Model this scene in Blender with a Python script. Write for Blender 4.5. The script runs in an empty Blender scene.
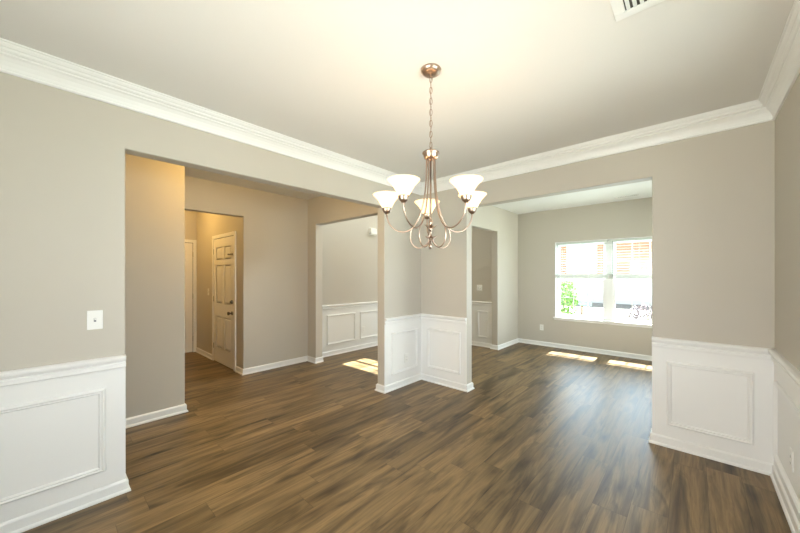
import bpy, bmesh, math, random
from mathutils import Vector, Matrix
random.seed(7)
S = bpy.context.scene
COL = S.collection
PI = math.pi

# ------------------------------------------------------------------ camera
FPX, U0, V0 = 323.24, 401.03, 275.51
cam_d = bpy.data.cameras.new('camera')
cam = bpy.data.objects.new('camera', cam_d)
COL.objects.link(cam)
cam_d.sensor_fit = 'HORIZONTAL'
cam_d.sensor_width = 36.0
cam_d.lens = 36.0 * FPX / 800.0
cam_d.shift_x = -(U0 - 400.0) / 800.0
cam_d.shift_y = (V0 - 266.5) / 800.0
cam_d.clip_start = 0.02
cam.location = (2.819, -3.5318, 1.4415)
cam.rotation_euler = (PI / 2, 0, 0.7355)
S.camera = cam

# ------------------------------------------------------------------ world, sun, daylight, exposure
SUN_STRENGTH = 135.0
SKY_STRENGTH = 2.6
BULB_W = 1.6
SHADE_GLOW = 0.55
S.view_settings.view_transform = 'Standard'
S.view_settings.look = 'None'
S.view_settings.gamma = 1.0
S.view_settings.use_curve_mapping = False
S.view_settings.exposure = -0.08

w = bpy.data.worlds.new('sky')
S.world = w
w.use_nodes = True
nt = w.node_tree
bg = nt.nodes['Background']
tc = nt.nodes.new('ShaderNodeTexCoord')
sx = nt.nodes.new('ShaderNodeSeparateXYZ')
rp = nt.nodes.new('ShaderNodeValToRGB')
nt.links.new(tc.outputs['Generated'], sx.inputs[0])
nt.links.new(sx.outputs['Z'], rp.inputs[0])
rp.color_ramp.elements[0].position = 0.0
rp.color_ramp.elements[0].color = (0.93, 0.96, 1.0, 1)
rp.color_ramp.elements[1].position = 0.8
rp.color_ramp.elements[1].color = (0.62, 0.78, 1.0, 1)
nt.links.new(rp.outputs[0], bg.inputs['Color'])
bg.inputs['Strength'].default_value = SKY_STRENGTH

sun_d = bpy.data.lights.new('sun', 'SUN')
sun = bpy.data.objects.new('sun', sun_d)
COL.objects.link(sun)
sun_d.energy = SUN_STRENGTH
sun_d.angle = 0.009
sun_d.color = (1.0, 0.97, 0.92)
sun.rotation_euler = Vector((0.0, -1.0, -1.72)).to_track_quat('-Z', 'Y').to_euler()


def window_area_lamp(name, loc, rot, sx_, sy_, power, col):
    d = bpy.data.lights.new(name, 'AREA')
    d.shape = 'RECTANGLE'
    d.size, d.size_y = sx_, sy_
    d.energy = power
    d.color = col
    o = bpy.data.objects.new(name, d)
    o.location = loc
    o.rotation_euler = rot
    COL.objects.link(o)
    return o


W_OUT = 3.72
# added area lamps outside the glass boost the daylight in each window opening
window_area_lamp('daylight_living', (1.67, 3.74, 1.36), (-PI / 2, 0, 0), 1.8, 1.45, 105, (0.60, 0.78, 1.0))
window_area_lamp('fill_side', (W_OUT, 1.75, 1.36), (PI / 2, 0, PI / 2), 1.8, 1.45, 122, (0.95, 0.98, 1.0))  # fill lamp added at an unseen far-room window
window_area_lamp('fill_back', (1.95, -4.75, 1.4), (PI / 2, 0, 0), 2.0, 1.5, 140, (0.98, 0.91, 0.93))  # added fill from behind the camera
window_area_lamp('fill_right', (W_OUT, -2.05, 1.5), (PI / 2, 0, PI / 2), 1.7, 1.3, 106, (0.82, 0.89, 1.0))  # added fill from the right, lights the surfaces facing that way
window_area_lamp('daylight_foyer', (-0.70, 2.80, 4.6), (-PI / 2 + 1.1, 0, 0), 0.8, 1.0, 330, (0.98, 0.99, 0.96))


def lin(r, g, b):
    f = lambda c: c / 12.92 if c <= 0.04045 else ((c + 0.055) / 1.055) ** 2.4
    return (f(r / 255), f(g / 255), f(b / 255), 1)


# ------------------------------------------------------------------ materials
class NT:
    def __init__(s, name):
        s.m = bpy.data.materials.new(name)
        s.m.use_nodes = True
        s.t = s.m.node_tree
        s.b = s.t.nodes['Principled BSDF']
        s.out = s.t.nodes['Material Output']

    def n(s, kind, **kw):
        x = s.t.nodes.new('ShaderNode' + kind)
        for k, v in kw.items():
            setattr(x, k, v)
        return x

    def l(s, a, b):
        s.t.links.new(a, b)

    def math(s, op, a, b=None):
        x = s.n('Math', operation=op)
        for i, v in enumerate((a, b)):
            if v is None:
                continue
            if isinstance(v, (int, float)):
                x.inputs[i].default_value = v
            else:
                s.l(v, x.inputs[i])
        return x.outputs[0]

    def mix(s, fac, a, b, blend='MIX'):
        x = s.n('Mix', data_type='RGBA', blend_type=blend)
        for sock, v in ((x.inputs[0], fac), (x.inputs[6], a), (x.inputs[7], b)):
            if isinstance(v, (int, float)):
                sock.default_value = v
            elif isinstance(v, tuple):
                sock.default_value = v
            else:
                s.l(v, sock)
        return x.outputs[2]


def paint(name, col, rough=0.55, spec=0.4, bump=0.0, scale=180.0, var=0.03):
    k = NT(name)
    g = k.n('NewGeometry')
    nz = k.n('TexNoise')
    nz.inputs['Scale'].default_value = 1.7
    nz.inputs['Detail'].default_value = 3
    k.l(g.outputs['Position'], nz.inputs['Vector'])
    d = tuple(c * (1 - var) for c in col[:3]) + (1,)
    k.l(k.mix(nz.outputs[0], d, col), k.b.inputs['Base Color'])
    k.b.inputs['Roughness'].default_value = rough
    k.b.inputs['Specular IOR Level'].default_value = spec
    if bump:
        n2 = k.n('TexNoise')
        n2.inputs['Scale'].default_value = scale
        n2.inputs['Detail'].default_value = 2
        k.l(g.outputs['Position'], n2.inputs['Vector'])
        bp = k.n('Bump')
        bp.inputs['Strength'].default_value = bump
        bp.inputs['Distance'].default_value = 0.002
        k.l(n2.outputs[0], bp.inputs['Height'])
        k.l(bp.outputs[0], k.b.inputs['Normal'])
    return k.m


def metal(name, col, rough):
    k = NT(name)
    g = k.n('NewGeometry')
    nz = k.n('TexNoise')
    nz.inputs['Scale'].default_value = 60
    k.l(g.outputs['Position'], nz.inputs['Vector'])
    d = tuple(c * 0.8 for c in col[:3]) + (1,)
    k.l(k.mix(nz.outputs[0], d, col), k.b.inputs['Base Color'])
    k.b.inputs['Metallic'].default_value = 1.0
    k.b.inputs['Roughness'].default_value = rough
    return k.m


M = {}
M['wall'] = paint('greige wall paint', (0.55, 0.51, 0.44, 1), 0.6, 0.3, 0.12)
M['ceil'] = paint('ceiling paint', (0.78, 0.76, 0.725, 1), 0.8, 0.2, 0.1)
M['ceil_white'] = paint('white ceiling paint', (0.82, 0.82, 0.80, 1), 0.8, 0.2, 0.1)
M['trim'] = paint('white semigloss trim', (0.84, 0.835, 0.81, 1), 0.35, 0.5, 0.0, var=0.015)
M['door'] = paint('white door paint', (0.82, 0.80, 0.75, 1), 0.4, 0.45, 0.0, var=0.015)
M['plastic'] = paint('white plastic', (0.84, 0.83, 0.79, 1), 0.35, 0.5, 0.0, var=0.0)
M['slat'] = paint('white blind slat', (0.66, 0.70, 0.65, 1), 0.45, 0.4, 0.0, var=0.0)
M['dark'] = paint('dark slot', (0.03, 0.03, 0.03, 1), 0.7, 0.2, 0.0, var=0.0)
M['vent_dark'] = paint('duct shade', (0.09, 0.085, 0.07, 1), 0.7, 0.2, 0.0, var=0.0)
M['nickel'] = metal('brushed warm nickel', (0.50, 0.38, 0.30, 1), 0.32)
M['steel'] = metal('satin steel hardware', (0.22, 0.20, 0.17, 1), 0.3)
M['cord'] = paint('grey cord', (0.25, 0.26, 0.26, 1), 0.6, 0.3, 0.0, var=0.0)


def wood_floor():
    k = NT('grey brown vinyl plank')
    W, L = 0.182, 1.22
    g = k.n('NewGeometry')
    s = k.n('SeparateXYZ')
    k.l(g.outputs['Position'], s.inputs[0])
    x = k.math('ADD', s.outputs[0], 20 * W - 2.707 + 15 * W)      # a seam falls at x = 2.707
    xr = k.math('DIVIDE', x, W)
    row = k.math('FLOOR', xr)
    fx = k.math('FRACT', xr)
    wn = k.n('TexWhiteNoise', noise_dimensions='1D')
    k.l(row, wn.inputs['W'])
    yo = k.math('ADD', s.outputs[1], k.math('MULTIPLY', wn.outputs[0], L * 3))
    yr = k.math('DIVIDE', k.math('ADD', yo, 30.0), L)
    pid = k.math('FLOOR', yr)
    fy = k.math('FRACT', yr)
    cv = k.n('CombineXYZ')
    k.l(row, cv.inputs[0])
    k.l(pid, cv.inputs[1])
    h = k.n('TexWhiteNoise', noise_dimensions='2D')
    k.l(cv.outputs[0], h.inputs['Vector'])
    hs = k.n('SeparateColor')
    k.l(h.outputs['Color'], hs.inputs[0])
    # grain coordinates, shifted plank by plank
    gx = k.math('ADD', s.outputs[0], k.math('MULTIPLY', hs.outputs[0], 7.0))
    gy = k.math('ADD', s.outputs[1], k.math('MULTIPLY', hs.outputs[1], 9.0))
    gc = k.n('CombineXYZ')
    k.l(gx, gc.inputs[0])
    k.l(gy, gc.inputs[1])
    k.l(k.math('MULTIPLY', hs.outputs[2], 5.0), gc.inputs[2])

    def noise(scx, scy, detail, dist=0.0, rough=0.55):
        mp = k.n('Mapping')
        mp.inputs['Scale'].default_value = (scx, scy, 1)
        k.l(gc.outputs[0], mp.inputs['Vector'])
        nz = k.n('TexNoise')
        nz.inputs['Scale'].default_value = 1
        nz.inputs['Detail'].default_value = detail
        nz.inputs['Roughness'].default_value = rough
        nz.inputs['Distortion'].default_value = dist
        k.l(mp.outputs[0], nz.inputs['Vector'])
        return nz.outputs[0]

    def ramp(v, stops):
        r = k.n('ValToRGB')
        e = r.color_ramp.elements
        while len(e) < len(stops):
            e.new(0.5)
        for i, (p, c) in enumerate(stops):
            e[i].position = p
            e[i].color = c if isinstance(c, tuple) else (c, c, c, 1)
        k.l(v, r.inputs[0])
        return r.outputs[0]

    broad = noise(12, 0.85, 4, 0.7)                       # long soft cathedral bands
    fine = noise(85, 2.6, 4, 0.3)                       # fibre streaks
    pore = noise(260, 9, 2, 0.0)
    smoke = noise(8, 1.3, 4, 1.0, 0.6)                   # dark smoky patches along knots
    base = ramp(broad, [(0.30, lin(78, 62, 42)), (0.43, lin(107, 87, 59)), (0.56, lin(136, 112, 77)), (0.66, lin(115, 94, 64)), (0.76, lin(86, 69, 47))])
    tone = k.math('ADD', 0.75, k.math('MULTIPLY', hs.outputs[0], 0.46))
    cc = k.n('CombineColor')
    for i in range(3):
        k.l(tone, cc.inputs[i])
    c1 = k.mix(1.0, base, cc.outputs[0], 'MULTIPLY')
    f1 = ramp(fine, [(0.3, 0.66), (0.5, 0.98), (0.75, 1.10)])
    c2 = k.mix(0.85, c1, f1, 'MULTIPLY')
    p1 = ramp(pore, [(0.35, 0.82), (0.5, 1.0)])
    c3 = k.mix(0.5, c2, p1, 'MULTIPLY')
    s1 = ramp(smoke, [(0.52, 1.0), (0.66, 0.42)])
    c4 = k.mix(0.8, c3, s1, 'MULTIPLY')
    # knots
    mp = k.n('Mapping')
    mp.inputs['Scale'].default_value = (5.5, 1.6, 1)
    k.l(gc.outputs[0], mp.inputs['Vector'])
    vo = k.n('TexVoronoi')
    vo.inputs['Scale'].default_value = 1.0
    k.l(mp.outputs[0], vo.inputs['Vector'])
    kn = ramp(vo.outputs['Distance'], [(0.03, 0.22), (0.10, 0.58), (0.26, 1.0)])
    c5 = k.mix(0.9, c4, kn, 'MULTIPLY')
    # seams
    ex = k.math('MINIMUM', fx, k.math('SUBTRACT', 1.0, fx))
    ey = k.math('MINIMUM', fy, k.math('SUBTRACT', 1.0, fy))
    sd = k.math('MINIMUM', k.math('MULTIPLY', ex, W), k.math('MULTIPLY', ey, L))
    seam = ramp(k.math('MULTIPLY', sd, 100.0), [(0.08, 0.45), (0.22, 1.0)])
    c6 = k.mix(0.75, c5, seam, 'MULTIPLY')
    k.l(c6, k.b.inputs['Base Color'])
    rr = k.math('ADD', 0.32, k.math('MULTIPLY', fine, 0.16))
    k.l(rr, k.b.inputs['Roughness'])
    k.b.inputs['Specular IOR Level'].default_value = 0.40
    bp = k.n('Bump')
    bp.inputs['Strength'].default_value = 0.22
    bp.inputs['Distance'].default_value = 0.0015
    k.l(k.math('MULTIPLY', seam, k.math('ADD', 0.6, k.math('MULTIPLY', fine, 0.4))), bp.inputs['Height'])
    k.l(bp.outputs[0], k.b.inputs['Normal'])
    return k.m


M['floor'] = wood_floor()


def glass_pane():
    k = NT('clear window glass')
    k.t.nodes.remove(k.b)
    tr = k.n('BsdfTransparent')
    tr.inputs[0].default_value = (0.95, 0.98, 0.96, 1)
    gl = k.n('BsdfGlossy')
    gl.inputs['Roughness'].default_value = 0.02
    fr = k.n('Fresnel')
    fr.inputs[0].default_value = 1.45
    mx = k.n('MixShader')
    k.l(k.math('MULTIPLY', fr.outputs[0], 0.6), mx.inputs[0])
    k.l(tr.outputs[0], mx.inputs[1])
    k.l(gl.outputs[0], mx.inputs[2])
    k.l(mx.outputs[0], k.out.inputs[0])
    return k.m


M['glass'] = glass_pane()


def shade_glass():
    k = NT('frosted alabaster lamp glass')
    k.t.nodes.remove(k.b)
    g = k.n('NewGeometry')
    nz = k.n('TexNoise')
    nz.inputs['Scale'].default_value = 22
    nz.inputs['Detail'].default_value = 4
    nz.inputs['Distortion'].default_value = 1.5
    k.l(g.outputs['Position'], nz.inputs['Vector'])
    colr = k.mix(nz.outputs[0], (0.95, 0.78, 0.52, 1), (0.97, 0.88, 0.70, 1))
    tl = k.n('BsdfTranslucent')
    df = k.n('BsdfDiffuse')
    gl = k.n('BsdfGlossy')
    gl.inputs['Roughness'].default_value = 0.25
    k.l(colr, tl.inputs[0])
    k.l(colr, df.inputs[0])
    m1 = k.n('MixShader')
    m1.inputs[0].default_value = 0.45
    k.l(tl.outputs[0], m1.inputs[1])
    k.l(df.outputs[0], m1.inputs[2])
    m2 = k.n('MixShader')
    m2.inputs[0].default_value = 0.05
    k.l(m1.outputs[0], m2.inputs[1])
    k.l(gl.outputs[0], m2.inputs[2])
    em = k.n('Emission')
    k.l(colr, em.inputs[0])
    em.inputs[1].default_value = SHADE_GLOW
    ad = k.n('AddShader')
    k.l(m2.outputs[0], ad.inputs[0])
    k.l(em.outputs[0], ad.inputs[1])
    k.l(ad.outputs[0], k.out.inputs[0])
    return k.m


M['shade'] = shade_glass()


def emit(name, col, st):
    k = NT(name)
    k.b.inputs['Base Color'].default_value = col
    k.b.inputs['Emission Color'].default_value = col
    k.b.inputs['Emission Strength'].default_value = st
    return k.m


M['bulb'] = emit('glowing bulb', (1.0, 0.80, 0.52, 1), 9.0)


def brick():
    k = NT('red brick')
    g = k.n('NewGeometry')
    s = k.n('SeparateXYZ')
    k.l(g.outputs['Position'], s.inputs[0])
    c = k.n('CombineXYZ')
    k.l(k.math('ADD', s.outputs[0], s.outputs[1]), c.inputs[0])
    k.l(s.outputs[2], c.inputs[1])
    b = k.n('TexBrick')
    b.inputs['Scale'].default_value = 1.0
    b.inputs['Brick Width'].default_value = 0.22
    b.inputs['Row Height'].default_value = 0.075
    b.inputs['Mortar Size'].default_value = 0.008
    b.inputs['Color1'].default_value = lin(172, 98, 70)
    b.inputs['Color2'].default_value = lin(188, 122, 92)
    b.inputs['Mortar'].default_value = lin(205, 195, 180)
    k.l(c.outputs[0], b.inputs['Vector'])
    k.l(b.outputs[0], k.b.inputs['Base Color'])
    k.b.inputs['Roughness'].default_value = 0.9
    return k.m


def ground(name, a, b, sc):
    k = NT(name)
    g = k.n('NewGeometry')
    nz = k.n('TexNoise')
    nz.inputs['Scale'].default_value = sc
    nz.inputs['Detail'].default_value = 6
    k.l(g.outputs['Position'], nz.inputs['Vector'])
    k.l(k.mix(nz.outputs[0], a, b), k.b.inputs['Base Color'])
    k.b.inputs['Roughness'].default_value = 0.95
    return k.m


M['brick'] = brick()
M['lawn'] = ground('lawn grass', lin(74, 78, 58), lin(94, 96, 74), 6)
M['drive'] = ground('concrete drive', lin(120, 118, 114), lin(138, 136, 131), 3)
M['roof'] = ground('asphalt shingle', lin(95, 90, 88), lin(135, 128, 122), 14)
M['siding'] = paint('white siding', (0.8, 0.8, 0.78, 1), 0.6, 0.3)
M['leaf'] = ground('green leaf', lin(82, 122, 62), lin(118, 156, 88), 9)
M['leaf2'] = ground('plum leaf', lin(84, 78, 86), lin(120, 112, 122), 9)
M['bark'] = ground('bark', lin(90, 74, 60), lin(130, 112, 92), 20)
M['teal'] = paint('teal metal paint', lin(120, 150, 150), 0.5, 0.4)
M['blue'] = paint('blue cloth', lin(50, 80, 160), 0.9, 0.2)
M['pane_dark'] = paint('far window pane', lin(90, 105, 120), 0.15, 0.6)


# ------------------------------------------------------------------ helpers
def box(bm, x0, x1, y0, y1, z0, z1):
    v = [bm.verts.new((x, y, z)) for x in (x0, x1) for y in (y0, y1) for z in (z0, z1)]
    for f in ((0, 1, 3, 2), (4, 6, 7, 5), (0, 4, 5, 1), (2, 3, 7, 6), (0, 2, 6, 4), (1, 5, 7, 3)):
        bm.faces.new([v[i] for i in f])


def obj(name, bm, m, parent=None, smooth=False, bevel=0.0, segs=2, label=None):
    bmesh.ops.recalc_face_normals(bm, faces=bm.faces)
    me = bpy.data.meshes.new(name)
    bm.to_mesh(me)
    bm.free()
    me.materials.append(M[m] if isinstance(m, str) else m)
    o = bpy.data.objects.new(name, me)
    COL.objects.link(o)
    if smooth:
        for p in me.polygons:
            p.use_smooth = True
    if bevel:
        md = o.modifiers.new('edge', 'BEVEL')
        md.width = bevel
        md.segments = segs
        md.limit_method = 'ANGLE'
        md.angle_limit = math.radians(40)
    if parent is not None:
        o.parent = parent
        o.matrix_parent_inverse = Matrix.Translation(parent.location).inverted() if parent.type == 'EMPTY' else Matrix()
    if label:
        o['label'] = label
    return o


def bx(name, m, x0, x1, y0, y1, z0, z1, parent=None, bevel=0.0, label=None):
    bm = bmesh.new()
    box(bm, x0, x1, y0, y1, z0, z1)
    return obj(name, bm, m, parent, bevel=bevel, label=label)


def tag(o, label, cat, group=None, kind=None):
    o['label'] = label
    o['category'] = cat
    if group:
        o['group'] = group
    if kind:
        o['kind'] = kind
    return o


def thing(name, loc, label, cat, group=None, kind=None):
    o = bpy.data.objects.new(name, None)
    o.empty_display_size = 0.1
    o.location = loc
    COL.objects.link(o)
    return tag(o, label, cat, group, kind)


def slab_poly(bm, pts, axis, a, b):
    """prism: pts are 2D outline; axis 'x': (y,z) outline extruded over x; 'y': (x,z) outline extruded over y; 'z': (x,y) over z"""
    def P(p, t):
        return {'x': (t, p[0], p[1]), 'y': (p[0], t, p[1]), 'z': (p[0], p[1], t)}[axis]
    A = [bm.verts.new(P(p, a)) for p in pts]
    B = [bm.verts.new(P(p, b)) for p in pts]
    bm.faces.new(A)
    bm.faces.new(B[::-1])
    n = len(pts)
    for i in range(n):
        bm.faces.new((A[i], B[i], B[(i + 1) % n], A[(i + 1) % n]))


def wall(name, axis, a, b, pts, label, m='wall', bevel=0.007):
    bm = bmesh.new()
    slab_poly(bm, pts, axis, a, b)
    o = obj(name, bm, m, bevel=bevel, segs=3)
    return tag(o, label, 'wall', kind='structure')


def sweep(bm, path, prof, closed=False):
    """profile (offset to the left of travel, z) swept along an xy path with mitred corners"""
    n = len(path)
    P = [Vector(p) for p in path]

    def nrm(a, b):
        d = (b - a).normalized()
        return Vector((-d.y, d.x))
    rings = []
    for i in range(n):
        if closed or 0 < i < n - 1:
            n1 = nrm(P[i - 1], P[i])
            n2 = nrm(P[i], P[(i + 1) % n])
            mdir = n1 + n2
            k = mdir / (1.0 + n1.dot(n2))
        elif i == 0:
            k = nrm(P[0], P[1])
        else:
            k = nrm(P[n - 2], P[n - 1])
        rings.append([bm.verts.new((P[i].x + k.x * o_, P[i].y + k.y * o_, z)) for o_, z in prof])
    m = len(prof)
    for i in range(n if closed else n - 1):
        r, q = rings[i], rings[(i + 1) % n]
        for j in range(m):
            bm.faces.new((r[j], r[(j + 1) % m], q[(j + 1) % m], q[j]))
    if not closed:
        bm.faces.new(rings[0])
        bm.faces.new(rings[-1][::-1])


def lathe(bm, prof, c=(0, 0, 0), seg=32, cap=True):
    rings = []
    for r, z in prof:
        if r < 1e-5:
            rings.append([bm.verts.new((c[0], c[1], c[2] + z))])
        else:
            rings.append([bm.verts.new((c[0] + r * math.cos(2 * PI * i / seg), c[1] + r * math.sin(2 * PI * i / seg), c[2] + z)) for i in range(seg)])
    for a, b in zip(rings, rings[1:]):
        if len(a) == 1 and len(b) == 1:
            continue
        if len(a) == 1:
            for i in range(seg):
                bm.faces.new((a[0], b[(i + 1) % seg], b[i]))
        elif len(b) == 1:
            for i in range(seg):
                bm.faces.new((a[i], a[(i + 1) % seg], b[0]))
        else:
            for i in range(seg):
                bm.faces.new((a[i], a[(i + 1) % seg], b[(i + 1) % seg], b[i]))
    if cap:
        for r in (rings[0], rings[-1]):
            if len(r) > 2:
                bm.faces.new(r)


def tube(bm, pts, r, seg=8, closed=False):
    P = [Vector(p) for p in pts]
    n = len(P)
    prev = None
    rings = []
    for i in range(n):
        if closed:
            t = (P[(i + 1) % n] - P[i - 1]).normalized()
        else:
            t = (P[min(i + 1, n - 1)] - P[max(i - 1, 0)]).normalized()
        if prev is None:
            up = Vector((0, 0, 1)) if abs(t.z) < 0.9 else Vector((1, 0, 0))
            u = t.cross(up).normalized()
        else:
            u = (prev - t * prev.dot(t)).normalized()
        prev = u
        v = t.cross(u)
        rr = r[i] if isinstance(r, (list, tuple)) else r
        rings.append([bm.verts.new(P[i] + rr * (math.cos(2 * PI * j / seg) * u + math.sin(2 * PI * j / seg) * v)) for j in range(seg)])
    for i in range(n if closed else n - 1):
        a, b = rings[i], rings[(i + 1) % n]
        if closed and i == n - 1:
            # best alignment of the closing ring
            k = min(range(seg), key=lambda s_: sum((a[j].co - b[(j + s_) % seg].co).length for j in range(seg)))
            b = [b[(j + k) % seg] for j in range(seg)]
        for j in range(seg):
            bm.faces.new((a[j], a[(j + 1) % seg], b[(j + 1) % seg], b[j]))
    if not closed:
        bm.faces.new(rings[0][::-1])
        bm.faces.new(rings[-1])


def spline(pts, n=10):
    P = [Vector(p) for p in pts]
    P = [2 * P[0] - P[1]] + P + [2 * P[-1] - P[-2]]
    out = []
    for i in range(1, len(P) - 2):
        for k in range(n):
            t = k / n
            a, b, c, d = P[i - 1], P[i], P[i + 1], P[i + 2]
            out.append(0.5 * ((2 * b) + (c - a) * t + (2 * a - 5 * b + 4 * c - d) * t * t + (3 * b - a - 3 * c + d) * t ** 3))
    out.append(P[-2])
    return out


# ------------------------------------------------------------------ dimensions
T = 0.124
H = 2.705            # dining ceiling
HH = 2.725           # hall ceiling
HL = 2.765           # living ceiling
W = 3.2529
YB = -4.40           # wall behind the camera
YA, YL = -3.1651, -0.7208
XL, XR = 0.7256, 2.5524
ZO = 2.29
RAIL = 0.914
YW = 3.36            # living window wall
HF = 5.5             # two-storey foyer
XW1 = -1.174
XH = -2.03
YD = -1.585
XD = -4.18
YF = 2.44

# ------------------------------------------------------------------ shell
bm = bmesh.new()
box(bm, -4.4, 3.5, -4.6, 3.56, -0.12, 0.0)
tag(obj('floor', bm, 'floor'), 'brown grey wood-look plank floor running through all the rooms', 'floor', kind='structure')

bm = bmesh.new()
box(bm, -0.10, W + .1, YB - .1, 0.10, H, H + 0.12)
tag(obj('ceiling', bm, 'ceil'), 'cream flat ceiling above the dining area and chandelier', 'ceiling', kind='structure')
bm = bmesh.new()
box(bm, -0.10, W + .1, 0.11, YW + .1, HL, HL + 0.12)
tag(obj('ceiling_living', bm, 'ceil_white'), 'white ceiling of the room with the window', 'ceiling', kind='structure')
bm = bmesh.new()
box(bm, -4.3, -0.03, -4.55, -0.42, HH, HH + 0.12)
tag(obj('ceiling_hallway', bm, 'ceil'), 'tan lit ceiling of the hallway behind the left opening', 'ceiling', kind='structure')
bm = bmesh.new()
box(bm, -2.154, 0.0, -0.53, 2.56, HF, HF + 0.12)
tag(obj('ceiling_foyer', bm, 'ceil_white'), 'white high ceiling over the foyer', 'ceiling', kind='structure')

wall('wall_left', 'x', -T, 0.0,
     [(YB - .1, 0), (YA, 0), (YA, ZO), (YL, ZO), (YL, 0), (0.9, 0), (0.9, 2.30), (2.38, 2.30), (2.38, 0), (YW + .06, 0), (YW + .06, 2.95), (YB - .1, 2.95)],
     'long greige wall with the wide opening into the hallway')
wall('wall_far', 'y', 0.0, T,
     [(-.06, 0), (XL, 0), (XL, 2.2945), (XR, 2.2945), (XR, 0), (W + .06, 0), (W + .06, 2.93), (-.06, 2.93)],
     'greige wall with the wide opening towards the window room')
def wall_with_hole(name, y0, y1, x0, x1, z1, hx0, hx1, hz0, hz1, label, m='wall'):
    bm_ = bmesh.new()
    box(bm_, x0, hx0, y0, y1, 0, z1)
    box(bm_, hx1, x1, y0, y1, 0, z1)
    box(bm_, hx0, hx1, y0, y1, 0, hz0)
    box(bm_, hx0, hx1, y0, y1, hz1, z1)
    bmesh.ops.remove_doubles(bm_, verts=bm_.verts, dist=1e-5)
    inner = [f for f in bm_.faces if any(g is not f and set(g.verts) == set(f.verts) for v in f.verts for g in v.link_faces)]
    bmesh.ops.delete(bm_, geom=inner, context='FACES')
    return tag(obj(name, bm_, m), label, 'wall', kind='structure')


RY0, RY1, RZ0, RZ1 = -2.95, -1.15, 0.96, 2.15
SY0, SY1 = 0.85, 2.65
bm = bmesh.new()
for y0_, y1_, z0_, z1_ in ((YB - .12, RY0, 0, 2.95), (RY0, RY1, 0, RZ0), (RY0, RY1, RZ1, 2.95), (RY1, SY0, 0, 2.95), (SY0, SY1, 0, 0.612), (SY0, SY1, 2.105, 2.95), (SY1, YW + .12, 0, 2.95)):
    box(bm, W, W + T, y0_, y1_, z0_, z1_)
tag(obj('wall_right', bm, 'wall'), 'greige wall at the right edge with white wainscot', 'wall', kind='structure')
BX0, BX1, BZ0, BZ1 = 0.95, 2.95, 0.65, 2.15
wall_with_hole('wall_back', YB - .15, YB, -.06, W + .06, 2.9, BX0, BX1, BZ0, BZ1, 'greige wall behind the camera with an opening for the added window')
WX0, WX1, WZ0, WZ1 = 0.757, 2.58, 0.612, 2.105
wall_with_hole('wall_living', YW, YW + .16, -.10, W + .06, 2.95, WX0, WX1, WZ0, WZ1, 'greenish greige wall around the double window')
wall('wall_hallway', 'x', XH - T, XH,
     [(-4.6, 0), (-2.75, 0), (-2.75, 2.30), (YD, 2.30), (YD, 0), (-.44, 0), (-.44, 2.95), (-4.6, 2.95)],
     'tan hallway wall with the opening to the two panelled doors')
wall('wall_stub', 'x', XW1 - T, XW1, [(-4.6, 0), (-2.53, 0), (-2.53, 2.95), (-4.6, 2.95)],
     'short greige wall directly behind the left opening edge')
wall('wall_foyer', 'y', -.53, -.40,
     [(XH - .06, 0), (-1.79, 0), (-1.79, 2.283), (-.224, 2.283), (-.224, 0), (-.06, 0), (-.06, HF + .05), (XH - .06, HF + .05)],
     'tan cross wall with the opening into the bright foyer')
wall('wall_foyer_side', 'x', XH - T, XH, [(-.46, 0), (YF + .1, 0), (YF + .1, HF + .05), (-.46, HF + .05)],
     'pale foyer wall above the white wainscot with door chime')
wall('wall_foyer_upper', 'x', -T, 0.0, [(-.5, 2.9), (YF + .1, 2.9), (YF + .1, HF + .05), (-.5, HF + .05)],
     'upper foyer wall above the side opening')
FX0, FX1, FZ0, FZ1 = -1.50, -0.35, 3.80, 4.95
wall_with_hole('wall_front', YF, YF + .14, XH - .06, -.015, HF + .05, FX0, FX1, FZ0, FZ1, 'foyer front wall with white wainscot and a switch')
wall('wall_passage', 'y', YD - .002, YD + T, [(XD - .06, 0), (XH - .004, 0), (XH - .004, 2.29), (XH - .06, 2.29), (XH - .06, 2.95), (XD - .06, 2.95)],
     'golden lit passage wall holding the door with the deadbolt')
wall('wall_passage_end', 'x', XD - T, XD, [(-4.6, 0), (YD + .1, 0), (YD + .1, 2.95), (-4.6, 2.95)],
     'golden lit wall at the passage end holding the hinged door')
wall('wall_passage_near', 'y', -3.2 - T, -3.2, [(XD - .06, 0), (XH - .06, 0), (XH - .06, 2.95), (XD - .06, 2.95)],
     'passage wall facing the door with the deadbolt')
wall('wall_hallway_end', 'y', -4.6, -4.45, [(XD - .1, 0), (-.06, 0), (-.06, 2.95), (XD - .1, 2.95)],
     'wall closing the near end of the hallway')

# ------------------------------------------------------------------ baseboards (room on the left of travel)
BASE = [(0, 0), (0.026, 0), (0.025, 0.010), (0.020, 0.017), (0.0145, 0.020), (0.0145, 0.070), (0.011, 0.077), (0.005, 0.083), (0, 0.085)]


def baseboard(name, path, label):
    bm_ = bmesh.new()
    sweep(bm_, path, BASE)
    return tag(obj(name, bm_, 'trim'), label, 'baseboard', kind='structure')


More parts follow.
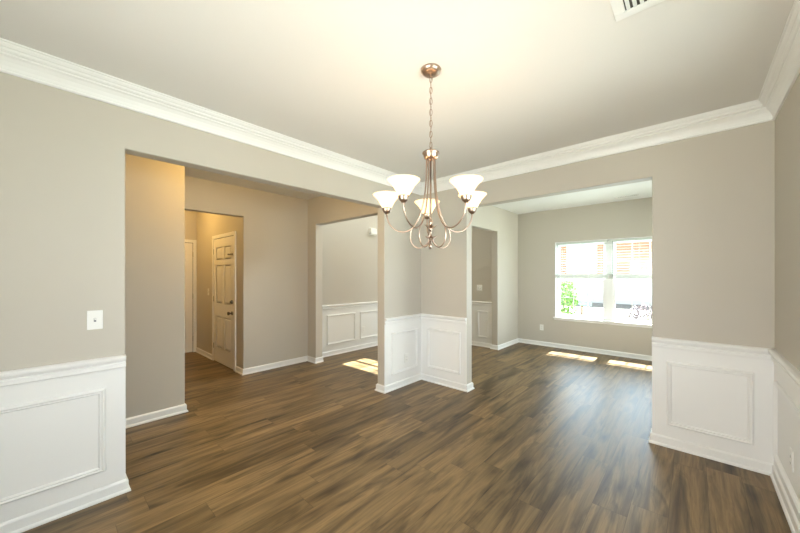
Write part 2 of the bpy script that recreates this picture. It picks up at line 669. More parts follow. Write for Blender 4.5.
baseboard('baseboard_left', [(-T, YA), (0, YA), (0, YB), ], 'white baseboard under the near left wainscot')
baseboard('baseboard_back', [(0, YB), (W, YB)], 'white baseboard behind the camera')
baseboard('baseboard_right', [(W, YB), (W, 0)], 'white baseboard along the right wall')
baseboard('baseboard_far', [(W, 0), (XR, 0), (XR, T), (W, T)], 'white baseboard under the right-hand far wainscot')
baseboard('baseboard_corner', [(0, T), (XL, T), (XL, 0), (0, 0), (0, YL), (-T, YL), (-T, -.53)], 'white baseboard wrapping the corner pier under the chandelier')
baseboard('baseboard_stub', [(XW1 - T, -2.53), (XW1, -2.53), (XW1, -4.45)], 'white baseboard on the short wall inside the left opening')
baseboard('baseboard_hallway', [(-1.79, -.40), (-1.79, -.53), (XH, -.53), (XH, YD), (-2.283, YD)], 'white baseboard along the hallway wall left of the foyer')
baseboard('baseboard_passage', [(-3.272, YD), (XD + .024, YD)], 'short white baseboard beside the passage door')
baseboard('baseboard_foyer', [(XH, -.40), (-1.79, -.40)], 'short white baseboard at the foyer corner')
baseboard('baseboard_foyer_side', [(XH, YF), (XH, -.40)], 'white baseboard below the foyer wainscot')
baseboard('baseboard_front', [(-T, YF), (XH, YF)], 'white baseboard below the wainscot seen through the far doorway')
baseboard('baseboard_living', [(W, YW), (0, YW), (0, 2.38), (-T, 2.38), (-T, YF - .028)], 'white baseboard below the window')
baseboard('baseboard_living_side', [(-.05, .9), (0, .9), (0, T)], 'white baseboard on the near side of the side doorway')

# ------------------------------------------------------------------ crown moulding
CROWN = [(o, H - d) for o, d in ((0, .146), (.012, .146), (.015, .140), (.015, .134), (.009, .130), (.011, .126), (.015, .110), (.025, .088), (.039, .070), (.050, .062),
                                 (.050, .053), (.060, .051), (.067, .045), (.069, .036), (.063, .032), (.071, .028), (.079, .018), (.082, .010), (.090, .008), (.090, 0), (0, 0))]
bm = bmesh.new()
sweep(bm, [(0, YB), (W, YB), (W, 0), (0, 0)], CROWN, closed=True)
tag(obj('trim_crown', bm, 'trim'), 'white crown moulding around the dining ceiling', 'crown moulding', kind='structure')

# ------------------------------------------------------------------ wainscot
RAILP = [(0, .834), (.019, .834), (.022, .838), (.022, .860), (.012, .864), (.012, .871), (.022, .876), (.025, .884), (.036, .888), (.037, .904), (.030, .911), (.022, .914), (0, .914)]
MOULD = [(0, 0), (0, .006), (.006, .016), (.013, .018), (.020, .012), (.027, .014), (.034, .005), (.034, 0)]   # (in-plane inset, height)


def wainscot(name, a, b, panels, label, thick=0.004, trim0=0.0, trim1=0.0):
    """white wainscot on the wall line a->b (room on the left of travel); panels are (s0, s1, z0, z1) along the line"""
    A, B = Vector(a), Vector(b)
    d = (B - A).normalized()
    n = Vector((-d.y, d.x))
    Lg = (B - A).length
    bm_ = bmesh.new()
    sweep(bm_, [a, b], [(0, .03), (thick, .03), (thick, .86), (0, .86)])
    root = tag(obj(name, bm_, 'trim'), label, 'wainscot', kind='structure')
    bm_ = bmesh.new()
    sweep(bm_, [a, b], RAILP)
    obj('chair_rail', bm_, 'trim', root)
    for s0, s1, z0, z1 in panels:
        bm_ = bmesh.new()
        rings = []
        for (s, z, ks, kz) in ((s0, z0, 1, 1), (s1, z0, -1, 1), (s1, z1, -1, -1), (s0, z1, 1, -1)):
            ring = []
            for ins, hgt in MOULD:
                p = A + d * (s + ks * ins) + n * (thick + hgt - .001)
                ring.append(bm_.verts.new((p.x, p.y, z + kz * ins)))
            rings.append(ring)
        m_ = len(MOULD)
        for i in range(4):
            r, q = rings[i], rings[(i + 1) % 4]
            for j in range(m_):
                bm_.faces.new((r[j], r[(j + 1) % m_], q[(j + 1) % m_], q[j]))
        obj('panel_moulding', bm_, 'trim', root)
    return root


# left wall near part: travel south, s = YA - y
wainscot('trim_left', (0, YA), (0, YB), [(.10, 1.12, .183, .717)], 'white wainscot panel at the left edge below the light switch')
wainscot('trim_far', (W, 0), (XR, 0), [(W - 3.152, W - 2.650, .183, .722)], 'white wainscot with one panel right of the far opening')
wainscot('trim_right', (W, YB), (W, 0), [(-YB - 1.05, -YB - .10, .17, .705), (.2, -YB - 1.2, .17, .705)], 'white wainscot along the right wall')
wainscot('trim_corner_left', (0, 0), (0, YL), [(.085, .605, .185, .716)], 'white wainscot panel on the left face of the corner pier')
wainscot('trim_corner_right', (XL, 0), (0, 0), [(XL - .640, XL - .115, .190, .724)], 'white wainscot panel on the right face of the corner pier')
wainscot('trim_foyer', (XH, YF), (XH, -.40), [(YF - .505, YF + .15, .197, .733), (YF - 1.33, YF - .62, .197, .733), (YF - 2.20, YF - 1.45, .197, .733)], 'white two panel wainscot on the pale foyer wall')
wainscot('trim_front', (-T - .005, YF), (XH, YF), [(.10, .333, .185, .727), (1.0, 1.5, .185, .727)], 'narrow white wainscot panel seen through the far doorway')

# ------------------------------------------------------------------ windows
def make_window(name, x0, x1, wf, out, z0, z1, units, label, axis='y', deep=.085, cols=3, mull=.13, stool=True, meeting=None):
    """double hung units in a wall opening. x0..x1 along the wall, wf = inner wall face, out = +1/-1 direction outside along the other axis"""
    mid = (x0 + x1) / 2
    root = thing(name, (mid, wf, z0) if axis == 'y' else (wf, mid, z0), label, 'window', kind='structure')

    def B(bm_, xa, xb, ya, yb, za, zb):
        a, b = sorted((wf + out * ya, wf + out * yb))
        if axis == 'y':
            box(bm_, xa, xb, a, b, za, zb)
        else:
            box(bm_, a, b, xa, xb, za, zb)
    D = deep
    fr = bmesh.new()
    B(fr, x0 - .012, x0 + .035, D - .010, D + .05, z0 - .012, z1 + .012)
    B(fr, x1 - .035, x1 + .012, D - .010, D + .05, z0 - .012, z1 + .012)
    B(fr, x0 + .035, x1 - .035, D - .010, D + .05, z1 - .035, z1 + .012)
    B(fr, x0 + .035, x1 - .035, D - .010, D + .05, z0 - .012, z0 + .022)
    obj('window_frame', fr, 'trim', root, bevel=.003)
    iw = (x1 - x0 - .07 - mull * (units - 1)) / units
    zm = meeting or (z0 + z1) / 2
    for u in range(units):
        xa = x0 + .035 + u * (iw + mull)
        xb = xa + iw
        if u:
            ml = bmesh.new()
            B(ml, xa - mull, xa, D - .006, D + .05, z0 + .022, z1 - .035)
            obj('mullion', ml, 'trim', root, bevel=.003)
        for (za, zb, o_, nm) in ((z0 + .022, zm + .02, D, 'lower_sash'), (zm - .02, z1 - .035, D + .024, 'upper_sash')):
            sb = bmesh.new()
            st = .030
            B(sb, xa, xa + st, o_, o_ + .022, za, zb)
            B(sb, xb - st, xb, o_, o_ + .022, za, zb)
            B(sb, xa + st, xb - st, o_, o_ + .022, za, za + .036)
            B(sb, xa + st, xb - st, o_, o_ + .022, zb - .034, zb)
            sash = obj(nm, sb, 'trim', root, bevel=.002)
            gb = bmesh.new()
            B(gb, xa + st - .004, xb - st + .004, o_ + .009, o_ + .013, za + .032, zb - .030)
            obj('pane', gb, 'glass', sash)
            mb = bmesh.new()
            wv = xb - xa - 2 * st
            for c in range(1, cols):
                xc = xa + st + wv * c / cols
                B(mb, xc - .008, xc + .008, o_ + .004, o_ + .0088, za + .036, zb - .034)
            zc = (za + zb) / 2
            B(mb, xa + st, xb - st, o_ + .0045, o_ + .0085, zc - .008, zc + .008)
            obj('muntins', mb, 'trim', sash)
    if stool:
        sb = bmesh.new()
        B(sb, x0 - .03, x1 + .03, -.035, 0, z0 - .026, z0)
        obj('window_stool', sb, 'trim', root, bevel=.004)
        sb = bmesh.new()
        B(sb, x0 + .001, x1 - .001, -.001, D + .02, z0, z0 + .004)
        obj('sill_board', sb, 'trim', root)
        ab = bmesh.new()
        B(ab, x0 - .012, x1 + .012, -.014, 0, z0 - .060, z0 - .026)
        obj('apron', ab, 'trim', root, bevel=.003)
    return root


make_window('window_1', WX0, WX1, YW, 1, WZ0, WZ1, 2, 'bright double window with white grilles in the far room', meeting=1.350)
make_window('window_2', FX0, FX1, YF, 1, FZ0, FZ1, 1, 'high foyer window above the front wall', stool=False)
make_window('window_added_3', BX0, BX1, YB, -1, BZ0, BZ1, 2, 'added unseen double window behind the camera for fill light')  # out of view, added to let the back fill lamp in
make_window('window_added_4', RY0, RY1, W, 1, RZ0, RZ1, 2, 'added unseen double window in the right dining wall for fill light', axis='x', deep=.06)  # unseen opening added for light from the right
make_window('window_added_5', SY0, SY1, W, 1, WZ0, WZ1, 2, 'added unseen double window in the right wall of the far room', axis='x', deep=.06)  # added out of view to brighten the far room

# white liner on the reveals of window_1
bm = bmesh.new()
box(bm, WX0 - .001, WX0 + .010, YW - .004, YW + .08, WZ0, WZ1)
box(bm, WX1 - .010, WX1 + .001, YW - .004, YW + .08, WZ0, WZ1)
box(bm, WX0 + .01, WX1 - .01, YW - .004, YW + .08, WZ1 - .010, WZ1 + .001)
tag(obj('trim_window', bm, 'trim'), 'thin white liner around the double window opening', 'trim', kind='structure')


def make_blind(x0, x1, label, cord_side):
    yc = YW + .035
    root = thing('window_blind', ((x0 + x1) / 2, yc, WZ1 - .012), label, 'blind', 'raised blinds in the double window')
    zt = WZ1 - .012
    bm_ = bmesh.new()
    box(bm_, x0, x1, yc - .028, yc + .028, zt - .045, zt)
    obj('headrail', bm_, 'slat', root, bevel=.003)
    zb = 1.384
    bm_ = bmesh.new()
    box(bm_, x0 + .004, x1 - .004, yc - .026, yc + .026, zb, zb + .016)
    obj('bottom_rail', bm_, 'slat', root, bevel=.003)
    bm_ = bmesh.new()                       # the raised slats lie stacked on the rail
    for i in range(14):
        z = zb + .018 + i * .0046
        box(bm_, x0 + .004, x1 - .004, yc - .0255, yc + .0255, z, z + .0038)
    z = zb + .018 + 14 * .0046 + .03
    while z < zt - .06:
        a = math.radians(8)
        n0 = len(bm_.verts)
        xs = (x0 + .004, x1 - .004)
        pts = [(-.0255, 0), (-.012, .003), (.012, .003), (.0255, 0), (.0255, .0025), (.012, .0055), (-.012, .0055), (-.0255, .0025)]
        pr = [(yc + p * math.cos(a) - q * math.sin(a), z + p * math.sin(a) + q * math.cos(a)) for p, q in pts]
        A_ = [bm_.verts.new((xs[0], p, q)) for p, q in pr]
        B_ = [bm_.verts.new((xs[1], p, q)) for p, q in pr]
        bm_.faces.new(A_)
        bm_.faces.new(B_[::-1])
        for i in range(8):
            bm_.faces.new((A_[i], B_[i], B_[(i + 1) % 8], A_[(i + 1) % 8]))
        z += .0475
    obj('slats', bm_, 'slat', root)
    for t in (.12, .5, .88):
        bm_ = bmesh.new()
        xx = x0 + (x1 - x0) * t
        for yy in (yc - .0275, yc + .0275):
            tube(bm_, [(xx, yy, zb + .01), (xx, yy, zt - .04)], .0011, 5)
        obj('ladder_cord', bm_, 'slat', root)
    bm_ = bmesh.new()
    xx = x0 + .055
    tube(bm_, [(xx, yc - .036, zt - .03), (xx + .002, yc - .040, zt - .30), (xx, yc - .038, zb + .03)], [.004, .004, .0045], 6)
    obj('tilt_wand', bm_, 'cord', root)
    return root


xm = (WX0 + WX1) / 2
make_blind(WX0 + .016, xm - .012, 'white slatted blind raised halfway in the left half of the window', 0)
make_blind(xm + .012, WX1 - .016, 'white slatted blind raised halfway in the right half of the window', 1)

# ------------------------------------------------------------------ doors
def six_panel_door(name, c, ax, out, w_, h_, label, hinge_sign, hardware):
    """c: floor centre on the wall face; ax: unit vector along the door width; out: unit vector into the room"""
    ax, out = Vector((*ax, 0)), Vector((*out, 0))
    c = Vector((*c, 0))
    root = thing(name, c, label, 'door', kind='structure')

    def pb(bm_, s0, s1, o0, o1, z0, z1):
        ps = [c + ax * s + out * o for s in (s0, s1) for o in (o0, o1)]
        v = [bm_.verts.new((p.x, p.y, z)) for p in ps for z in (z0, z1)]
        for f in ((0, 1, 3, 2), (4, 6, 7, 5), (0, 4, 5, 1), (2, 3, 7, 6), (0, 2, 6, 4), (1, 5, 7, 3)):
            bm_.faces.new([v[i] for i in f])
    hw = w_ / 2
    # casing
    cb = bmesh.new()
    for (a0, a1, z0, z1) in ((-hw - .062, -hw - .006, 0, h_ + .062), (hw + .006, hw + .062, 0, h_ + .062)):
        pb(cb, a0, a1, 0, .022, z0, z1)
    pb(cb, -hw - .006, hw + .006, 0, .022, h_ + .006, h_ + .062)
    obj('casing', cb, 'trim', root, bevel=.004)
    # dark strips stand in for the shaded gap around the leaf
    jb = bmesh.new()
    pb(jb, -hw - .006, -hw + .0, -.0, .004, .0, h_ + .006)
    pb(jb, hw, hw + .006, 0, .004, 0, h_ + .006)
    pb(jb, -hw, hw, 0, .004, h_, h_ + .006)
    obj('gap_shade', jb, 'dark', root)
    # leaf = grid of stiles and rails with recessed bevelled panels
    st, mid = .115, .105
    pw = (w_ - 2 * st - mid) / 2
    zr = [(.255, .77), (.985, 1.61), (1.70, 1.905)]
    lb = bmesh.new()
    f0, f1, fr = .001, .015, .004
    ss = [(-hw + .003, -hw + st), (-mid / 2, mid / 2), (hw - st, hw - .003)]
    for a0, a1 in ss:
        pb(lb, a0, a1, f0, f1, .012, h_ - .003)
    zz = [(.012, zr[0][0]), (zr[0][1], zr[1][0]), (zr[1][1], zr[2][0]), (zr[2][1], h_ - .003)]
    for a0, a1 in ((-hw + st, -mid / 2), (mid / 2, hw - st)):
        for z0, z1 in zz:
            pb(lb, a0, a1, f0, f1, z0, z1)
        for z0, z1 in zr:
            pb(lb, a0, a1, f0, fr - .002, z0, z1)
            # raised field with sloped sides
            def q(s, o, z):
                p = c + ax * s + out * o
                return lb.verts.new((p.x, p.y, z))
            e0, e1 = .014, .036
            o_ = [q(a0 + e0, fr - .002, z0 + e0), q(a1 - e0, fr - .002, z0 + e0), q(a1 - e0, fr - .002, z1 - e0), q(a0 + e0, fr - .002, z1 - e0)]
            i_ = [q(a0 + e1, f1 - .001, z0 + e1), q(a1 - e1, f1 - .001, z0 + e1), q(a1 - e1, f1 - .001, z1 - e1), q(a0 + e1, f1 - .001, z1 - e1)]
            for k in range(4):
                lb.faces.new((o_[k], o_[(k + 1) % 4], i_[(k + 1) % 4], i_[k]))
            lb.faces.new(i_)
    obj('door_leaf', lb, 'door', root)
    for z in (.26, 1.05, 1.84):
        hb = bmesh.new()
        s = hinge_sign * (hw + .002)
        p = c + ax * s + out * .012
        tube(hb, [(p.x, p.y, z - .045), (p.x, p.y, z + .045)], .008, 8)
        obj('hinge', hb, 'steel', root)
    R = Matrix(((ax.x, 0, out.x), (ax.y, 0, out.y), (0, 1, 0)))
    for kind, z in hardware:
        s = -hinge_sign * (hw - .065)
        kb = bmesh.new()
        if kind == 'door_knob':
            lathe(kb, [(0, .0), (.032, .0), (.032, .006), (.012, .010), (.011, .032), (.024, .040), (.029, .052), (.026, .064), (.012, .070), (0, .071)], seg=20)
        elif kind == 'deadbolt':
            lathe(kb, [(0, 0), (.031, 0), (.029, .012), (.010, .015), (0, .015)], seg=20)
            box(kb, -.006, .006, -.020, .020, .013, .032)
        else:
            box(kb, -.05, .035, -.012, .012, 0, .018)
            tube(kb, [(-.05, 0, .02), (-.05, 0, .045)], .010, 8)
            tube(kb, [(-.05, .0, .035), (.035, 0, .03)], .006, 8)
        for v in kb.verts:
            p = R @ v.co
            v.co = c + ax * s + out * .015 + Vector((0, 0, z)) + p
        obj(kind, kb, 'steel', root, smooth=(kind == 'door_knob'))
    return root


six_panel_door('door_1', (-2.778, YD), (1, 0), (0, -1), .862, 2.05, 'cream six panel door with dark knob, deadbolt and latch', -1,
               [('door_knob', .865), ('deadbolt', 1.035), ('swing_latch', 1.765)])
six_panel_door('door_2', (XD, YD - .004 - .062 - .40), (0, 1), (1, 0), .80, 2.05, 'cream hinged door at the passage end, partly hidden by the short wall', 1,
               [('door_knob', .93)])

# ------------------------------------------------------------------ chandelier
CX, CY = 1.625, -1.9395
AL = 0.0
ch = thing('chandelier', (CX, CY, H), 'five-arm brushed nickel chandelier with lit frosted bell shades hanging on a chain', 'chandelier')
bm = bmesh.new()
lathe(bm, [(0, H), (.060, H), (.063, H - .004), (.062, H - .010), (.055, H - .022), (.040, H - .032), (.020, H - .037), (.010, H - .038), (.009, H - .046), (0, H - .046)], (CX, CY, 0), 40, cap=False)
obj('ceiling_canopy', bm, 'nickel', ch, smooth=True)
# chain
bm = bmesh.new()
zt, zb_ = H - .044, 2.222
nl = 13
pitch = (zt - zb_) / nl
for i in range(nl):
    zc = zt - (i + .5) * pitch
    hh = pitch * .5 + .004
    ang = 0.5 + (PI / 2) * (i % 2)
    pts = []
    for k in range(16):
        t = 2 * PI * k / 16
        r_ = .0085 * math.cos(t)
        z = hh * math.sin(t)
        pts.append((CX + r_ * math.cos(ang), CY + r_ * math.sin(ang), zc + z))
    tube(bm, pts, .0019, 6, closed=True)
obj('chain', bm, 'nickel', ch, smooth=True)
bm = bmesh.new()
tube(bm, [(CX + .003 * math.sin(i * 1.9), CY + .003 * math.cos(i * 1.9), zt - (zt - zb_) * i / 24) for i in range(25)], .0022, 6)
obj('lamp_cord', bm, 'nickel', ch, smooth=True)
# hub
bm = bmesh.new()
lathe(bm, [(0, 2.226), (.006, 2.226), (.008, 2.218), (.012, 2.210), (.024, 2.205), (.046, 2.200), (.052, 2.195), (.053, 2.188), (.047, 2.184), (.045, 2.170), (.040, 2.158), (.030, 2.152), (0, 2.151)], (CX, CY, 0), 36, cap=False)
obj('hub', bm, 'nickel', ch, smooth=True)
# central spindle with ball, cup and leaf finial
bm = bmesh.new()
lathe(bm, [(0, 2.155), (.004, 2.155), (.004, 1.790), (.007, 1.786), (.011, 1.775), (.012, 1.766), (.011, 1.757), (.007, 1.748), (.008, 1.742), (.010, 1.728), (.007, 1.716), (.004, 1.712), (.004, 1.69),
           (.009, 1.682), (.009, 1.670), (.004, 1.660), (.004, 1.640), (.007, 1.634), (.0075, 1.618), (.004, 1.607), (0, 1.604)], (CX, CY, 0), 20, cap=False)
obj('spindle', bm, 'nickel', ch, smooth=True)
for i in range(5):
    a = AL + PI / 2 + .7355 + i * 2 * PI / 5 + PI / 5
    d = Vector((math.cos(a), math.sin(a), 0))
    t_ = Vector((-d.y, d.x, 0))
    c0 = Vector((CX, CY, 0))
    for up, zc, ln in ((1, 1.735, .045), (-1, 1.665, .040)):
        bm = bmesh.new()
        P_ = [c0 + d * .006 + Vector((0, 0, zc - .010 * up)), c0 + d * (ln * .5) + t_ * .010 + Vector((0, 0, zc + .006)), c0 + d * ln + Vector((0, 0, zc + .020)), c0 + d * (ln * .5) - t_ * .010 + Vector((0, 0, zc + .006))]
        top = [bm.verts.new(p) for p in P_]
        bot = [bm.verts.new(p - Vector((0, 0, .0025))) for p in P_]
        bm.faces.new(top)
        bm.faces.new(bot[::-1])
        for k in range(4):
            bm.faces.new((top[k], bot[k], bot[(k + 1) % 4], top[(k + 1) % 4]))
        obj('metal_leaf', bm, 'nickel', ch)

RA = .288
ARM = spline([(.026, 2.155), (.028, 2.08), (.034, 1.98), (.048, 1.885), (.076, 1.796), (.116, 1.738), (.168, 1.715), (.222, 1.727), (.264, 1.763), (.283, 1.802), (RA, 1.840)], 6)
SCR = spline([(.098, 1.757), (.118, 1.735), (.130, 1.698), (.126, 1.656), (.106, 1.624), (.076, 1.611), (.046, 1.620), (.022, 1.642), (.008, 1.672)], 6)
for i in range(5):
    a = AL + .7355 + PI / 2 + i * 2 * PI / 5
    d = Vector((math.cos(a), math.sin(a), 0))
    c0 = Vector((CX, CY, 0))
    bm = bmesh.new()
    tube(bm, [c0 + d * p[0] + Vector((0, 0, p[1])) for p in ARM], .0048, 8)
    arm = obj('arm', bm, 'nickel', ch, smooth=True)
    bm = bmesh.new()
    tube(bm, [c0 + d * p[0] + Vector((0, 0, p[1])) for p in SCR], .0040, 8)
    obj('scroll', bm, 'nickel', arm, smooth=True)
    e = c0 + d * RA
    bm = bmesh.new()
    lathe(bm, [(0, 1.836), (.011, 1.836), (.013, 1.840), (.020, 1.844), (.025, 1.851), (.026, 1.856), (.028, 1.860), (.030, 1.868), (.030, 1.876), (.0, 1.876)], (e.x, e.y, 0), 28, cap=False)
    obj('socket_cup', bm, 'nickel', arm, smooth=True)
    bm = bmesh.new()
    pr = [(.024, 1.864), (.0275, 1.866), (.031, 1.875), (.037, 1.889), (.046, 1.906), (.057, 1.923), (.070, 1.938), (.082, 1.949), (.089, 1.956), (.090, 1.959)]
    inn = [(r - .0035, z + .001) for r, z in pr[::-1]]
    lathe(bm, pr + [(.088, 1.9605)] + inn[1:], (e.x, e.y, 0), 40, cap=False)
    obj('glass_shade', bm, 'shade', arm, smooth=True, label='lit frosted cream glass bell shade')
    bm = bmesh.new()
    lathe(bm, [(0, 1.868), (.012, 1.869), (.013, 1.878), (.019, 1.890), (.023, 1.904), (.020, 1.918), (.011, 1.927), (0, 1.929)], (e.x, e.y, 0), 20, cap=False)
    obj('bulb', bm, 'bulb', arm, smooth=True, label='glowing warm light bulb')
    pd = bpy.data.lights.new('bulb_light', 'POINT')
    pd.energy = BULB_W
    pd.color = (1.0, 0.66, 0.42)
    pd.shadow_soft_size = .02
    po = bpy.data.objects.new('bulb_light', pd)
    po.location = (e.x, e.y, 1.945)
    COL.objects.link(po)

# ------------------------------------------------------------------ switches, outlets, chime, vents
def plate(name, c, ax, out, w_, h_, kind, label, cat, gangs=1, group=None):
    """c = centre on the wall face"""
    ax, out = Vector((*ax, 0)), Vector((*out, 0))
    c = Vector(c)
    root = thing(name, c, label, cat, group)

    def pb(bm_, s0, s1, z0, z1, o0, o1):
        ps = [c + ax * s + out * o for s in (s0, s1) for o in (o0, o1)]
        v = [bm_.verts.new((p.x, p.y, c.z + z)) for p in ps for z in (z0, z1)]
        for f in ((0, 1, 3, 2), (4, 6, 7, 5), (0, 4, 5, 1), (2, 3, 7, 6), (0, 2, 6, 4), (1, 5, 7, 3)):
            bm_.faces.new([v[i] for i in f])
    bm_ = bmesh.new()
    pb(bm_, -w_ / 2, w_ / 2, -h_ / 2, h_ / 2, 0, .006)
    obj('cover_plate', bm_, 'plastic', root, bevel=.003)
    for g in range(gangs):
        s = (g - (gangs - 1) / 2) * .046
        if kind == 'switch':
            bm_ = bmesh.new()
            pb(bm_, s - .0055, s + .0055, -.012, .012, .0055, .0068)
            slot = obj('toggle_slot', bm_, 'cord', root)
            bm_ = bmesh.new()
            pb(bm_, s - .004, s + .004, .0, .011, .006, .018)
            obj('toggle', bm_, 'plastic', root, bevel=.001)
        else:
            for zz in (-.0195, .0195):
                bm_ = bmesh.new()
                pb(bm_, s - .0165, s + .0165, zz - .014, zz + .014, .005, .0075)
                r = obj('receptacle', bm_, 'plastic', root, bevel=.002)
                bm_ = bmesh.new()
                pb(bm_, s - .0075, s - .0055, zz - .004, zz + .006, .0072, .0079)
                pb(bm_, s + .0055, s + .0075, zz - .004, zz + .005, .0072, .0079)
                pb(bm_, s - .002, s + .002, zz - .010, zz - .0065, .0072, .0079)
                obj('slots', bm_, 'dark', r)
    return root


plate('light_switch', (0, -3.314, 1.160), (0, -1), (1, 0), .074, .120, 'switch', 'white light switch plate on the left wall above the wainscot', 'light switch')
plate('light_switch', (-.422, YF, 1.192), (-1, 0), (0, -1), .118, .118, 'switch', 'white double light switch plate in the far doorway above the narrow wainscot', 'light switch', 2)
plate('light_switch', (-3.51, YD, 1.155), (1, 0), (0, -1), .074, .120, 'switch', 'pale light switch plate left of the door with the deadbolt', 'light switch')
plate('outlet', (.004, -.318, .352), (0, -1), (1, 0), .072, .116, 'outlet', 'white outlet inside the left wainscot panel of the corner pier', 'outlet')
plate('outlet', (W - .004, -.585, .360), (0, -1), (-1, 0), .074, .120, 'outlet', 'white outlet in the right wall wainscot panel', 'outlet')
plate('outlet', (.497, YW, .372), (1, 0), (0, -1), .074, .120, 'outlet', 'white outlet on the wall left below the window', 'outlet')
plate('outlet', (XH + .004, .705, .375), (0, 1), (1, 0), .072, .116, 'outlet', 'white outlet in the foyer wainscot panel behind the sunlit floor', 'outlet')

chime = thing('door_chime', (XH, .955, 2.34), 'white box door chime high on the foyer wall beside the pier', 'door chime')
bx('chime_cover', 'plastic', XH, XH + .055, .875, 1.035, 2.275, 2.395, chime, bevel=.006)
bx('chime_base', 'trim', XH, XH + .012, .868, 1.042, 2.268, 2.402, chime, bevel=.002)


def ceiling_vent(c, lx, ly, label, m_out=.032, nsl=9, along='x', group=None):
    x0, x1, y0, y1, z = c[0] - lx / 2, c[0] + lx / 2, c[1] - ly / 2, c[1] + ly / 2, c[2]
    root = thing('ceiling_vent', c, label, 'vent', group)
    bm_ = bmesh.new()
    t = m_out
    for a in ((x0, x1, y0, y0 + t), (x0, x1, y1 - t, y1), (x0, x0 + t, y0 + t, y1 - t), (x1 - t, x1, y0 + t, y1 - t)):
        box(bm_, *a, z - .008, z)
    obj('vent_frame', bm_, 'trim', root, bevel=.002)
    bm_ = bmesh.new()
    box(bm_, x0 + t, x1 - t, y0 + t, y1 - t, z - .0015, z - .0005)
    obj('duct_shade', bm_, 'vent_dark', root)  # flat dark sheet stands in for the shaded duct behind the louvers
    bm_ = bmesh.new()
    for i in range(nsl):
        if along == 'x':
            xc = x0 + t + (x1 - x0 - 2 * t) * (i + .5) / nsl
            p = [(xc - .007, z - .010), (xc - .0055, z - .010), (xc + .007, z - .002), (xc + .0055, z - .002)]
            A_ = [bm_.verts.new((q[0], y0 + t, q[1])) for q in p]
            B_ = [bm_.verts.new((q[0], y1 - t, q[1])) for q in p]
        else:
            yc = y0 + t + (y1 - y0 - 2 * t) * (i + .5) / nsl
            p = [(yc - .007, z - .010), (yc - .0055, z - .010), (yc + .007, z - .002), (yc + .0055, z - .002)]
            A_ = [bm_.verts.new((x0 + t, q[0], q[1])) for q in p]
            B_ = [bm_.verts.new((x1 - t, q[0], q[1])) for q in p]
        bm_.faces.new(A_)
        bm_.faces.new(B_[::-1])
        for k in range(4):
            bm_.faces.new((A_[k], B_[k], B_[(k + 1) % 4], A_[(k + 1) % 4]))
    obj('louvers', bm_, 'trim', root)
    return root


ceiling_vent((2.534 + .20, -1.628 - .125, H), .40, .25, 'white ceiling vent at the top edge of the dining ceiling', .045, 12)
ceiling_vent((2.0, 3.0, HL), .33, .13, 'white slotted ceiling vent above the double window', .02, 12)

# flush ceiling lamps that give the warm glow by the doors
def dome_lamp(loc, watts, col, label):
    root = thing('flush_ceiling_lamp', loc, label, 'ceiling light', 'flush ceiling lamps in the hallway')
    bm_ = bmesh.new()
    lathe(bm_, [(0, 0), (.085, 0), (.088, -.006), (.086, -.020), (0, -.020)], loc, 32, cap=False)
    obj('ceiling_pan', bm_, 'nickel', root, smooth=True)
    bm_ = bmesh.new()
    lathe(bm_, [(.080, -.020), (.095, -.026), (.098, -.038), (.086, -.060), (.060, -.078), (.030, -.087), (0, -.090)], loc, 32, cap=False)
    obj('glass_dome', bm_, 'shade', root, smooth=True)
    d = bpy.data.lights.new('dome_light', 'POINT')
    d.energy = watts
    d.color = col
    d.shadow_soft_size = .04
    o_ = bpy.data.objects.new('dome_light', d)
    o_.location = (loc[0], loc[1], loc[2] - .14)
    COL.objects.link(o_)


dome_lamp((-3.30, -2.35, HH), 31, (1.0, .62, .19), 'round glass ceiling lamp in the passage between the two doors')
dome_lamp((-0.52, -2.15, HH), 29, (1.0, .60, .14), 'round glass ceiling lamp in the hallway behind the wide opening')

# ------------------------------------------------------------------ outside
bm = bmesh.new()
box(bm, -30, 34, -20, 60, -.55, -.45)
tag(obj('ground', bm, 'lawn'), 'sunlit lawn outside the window', 'lawn', kind='structure')
bx_ = bx('driveway', 'drive', -5.2, 1.2, 9.0, 21.9, -.45, -.435)
tag(bx_, 'pale concrete driveway outside leading to the garage door', 'driveway', kind='structure')

hs = thing('brick_house', (0, 24, -.45), 'red brick house with white garage door across the lawn outside', 'house')
bm = bmesh.new()
box(bm, -9, 9, 22, 30, -.45, 5.2)
obj('house_wall', bm, 'brick', hs)
bm = bmesh.new()
slab_poly(bm, [(21.4, 5.15), (30.6, 5.15), (26, 8.2)], 'x', -9.5, 9.5)
obj('roof', bm, 'roof', hs)
bm = bmesh.new()
box(bm, -9.4, 9.4, 21.5, 22, 4.85, 5.15)
obj('eaves_trim', bm, 'siding', hs)
bm = bmesh.new()
box(bm, -9.03, 9.03, 21.94, 22, -.45, 1.55)
obj('lower_siding', bm, 'siding', hs)
bm = bmesh.new()
box(bm, -4.0, -2.1, 21.9, 22, 1.56, 4.85)
obj('siding_bay', bm, 'siding', hs)
bm = bmesh.new()
for i in range(4):
    box(bm, -4.3, -1.8, 21.90, 21.94, -.44 + i * .45, -.01 + i * .45)
obj('garage_door', bm, 'siding', hs, bevel=.015)
for xx, zz in ((4.6, 2.0), (-6.6, 2.0)):
    bm = bmesh.new()
    box(bm, xx - .7, xx + .7, 21.92, 22, zz - .08, zz + 1.9)
    wf = obj('house_window', bm, 'siding', hs)
    bm = bmesh.new()
    for ix in (-.62, .03):
        box(bm, xx + ix, xx + ix + .59, 21.90, 21.93, zz, zz + .88)
        box(bm, xx + ix, xx + ix + .59, 21.90, 21.93, zz + .94, zz + 1.82)
    obj('house_pane', bm, 'pane_dark', wf)


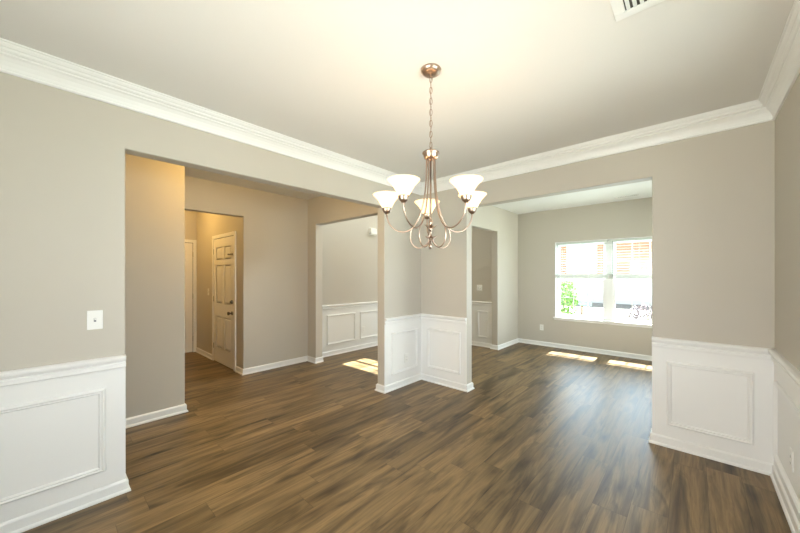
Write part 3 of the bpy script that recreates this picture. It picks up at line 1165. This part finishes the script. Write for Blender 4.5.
def shrub(name, loc, rx, rz, n, leaf, label, cat, trunk=.35):
    root = thing(name, loc, label, cat)
    bm_ = bmesh.new()
    rnd = random.Random(int(loc[0] * 100))
    tube(bm_, [(loc[0], loc[1], loc[2]), (loc[0] + .02, loc[1], loc[2] + trunk), (loc[0], loc[1] + .02, loc[2] + trunk + rz)], [.03, .022, .008], 7)
    for k in range(6):
        a = k * 1.05
        tube(bm_, [(loc[0] + .01, loc[1], loc[2] + trunk + .06 * k), (loc[0] + rx * .7 * math.cos(a), loc[1] + rx * .7 * math.sin(a), loc[2] + trunk + rz * .7 + .06 * k)], [.012, .004], 5)
    obj('stem', bm_, 'bark', root)
    bm_ = bmesh.new()
    for _ in range(n):
        while True:
            p = Vector((rnd.uniform(-1, 1), rnd.uniform(-1, 1), rnd.uniform(-1, 1)))
            if .3 < p.length < 1:
                break
        c = Vector((loc[0] + p.x * rx, loc[1] + p.y * rx, loc[2] + trunk + rz + p.z * rz))
        u = Vector((rnd.uniform(-1, 1), rnd.uniform(-1, 1), rnd.uniform(-.6, .6))).normalized()
        v = u.cross(Vector((rnd.uniform(-1, 1), rnd.uniform(-1, 1), rnd.uniform(-1, 1)))).normalized()
        s = rnd.uniform(.03, .055)
        q = [c - u * s, c + v * s * .45 + u * s * .1, c + u * s, c - v * s * .45 + u * s * .1]
        bm_.faces.new([bm_.verts.new(x) for x in q])
    obj('foliage', bm_, leaf, root)
    return root


shrub('leafy_shrub', (.20, 6.3, -.45), .27, .82, 1300, 'leaf', 'bright green shrub outside at the left edge of the window', 'shrub', .2)
shrub('low_shrub', (1.84, 7.0, -.45), .40, .50, 1000, 'leaf2', 'low plum coloured shrub outside below the right half of the window', 'shrub', .15)

mb = thing('mailbox', (-.72, 12, -.45), 'small teal mailbox on a post outside the left half of the window', 'mailbox')
bx('post', 'bark', -.78, -.70, 11.96, 12.04, -.45, .16, mb, bevel=.01)
bm = bmesh.new()
pr = [(.0, .16), (.0, .32)] + [(.11 - .11 * math.cos(t * PI / 8), .32 + .10 * math.sin(t * PI / 8)) for t in range(1, 8)] + [(.22, .32), (.22, .16)]
slab_poly(bm, [(11.89 + a, b) for a, b in pr], 'x', -.85, -.38)
obj('mailbox_body', bm, 'teal', mb)
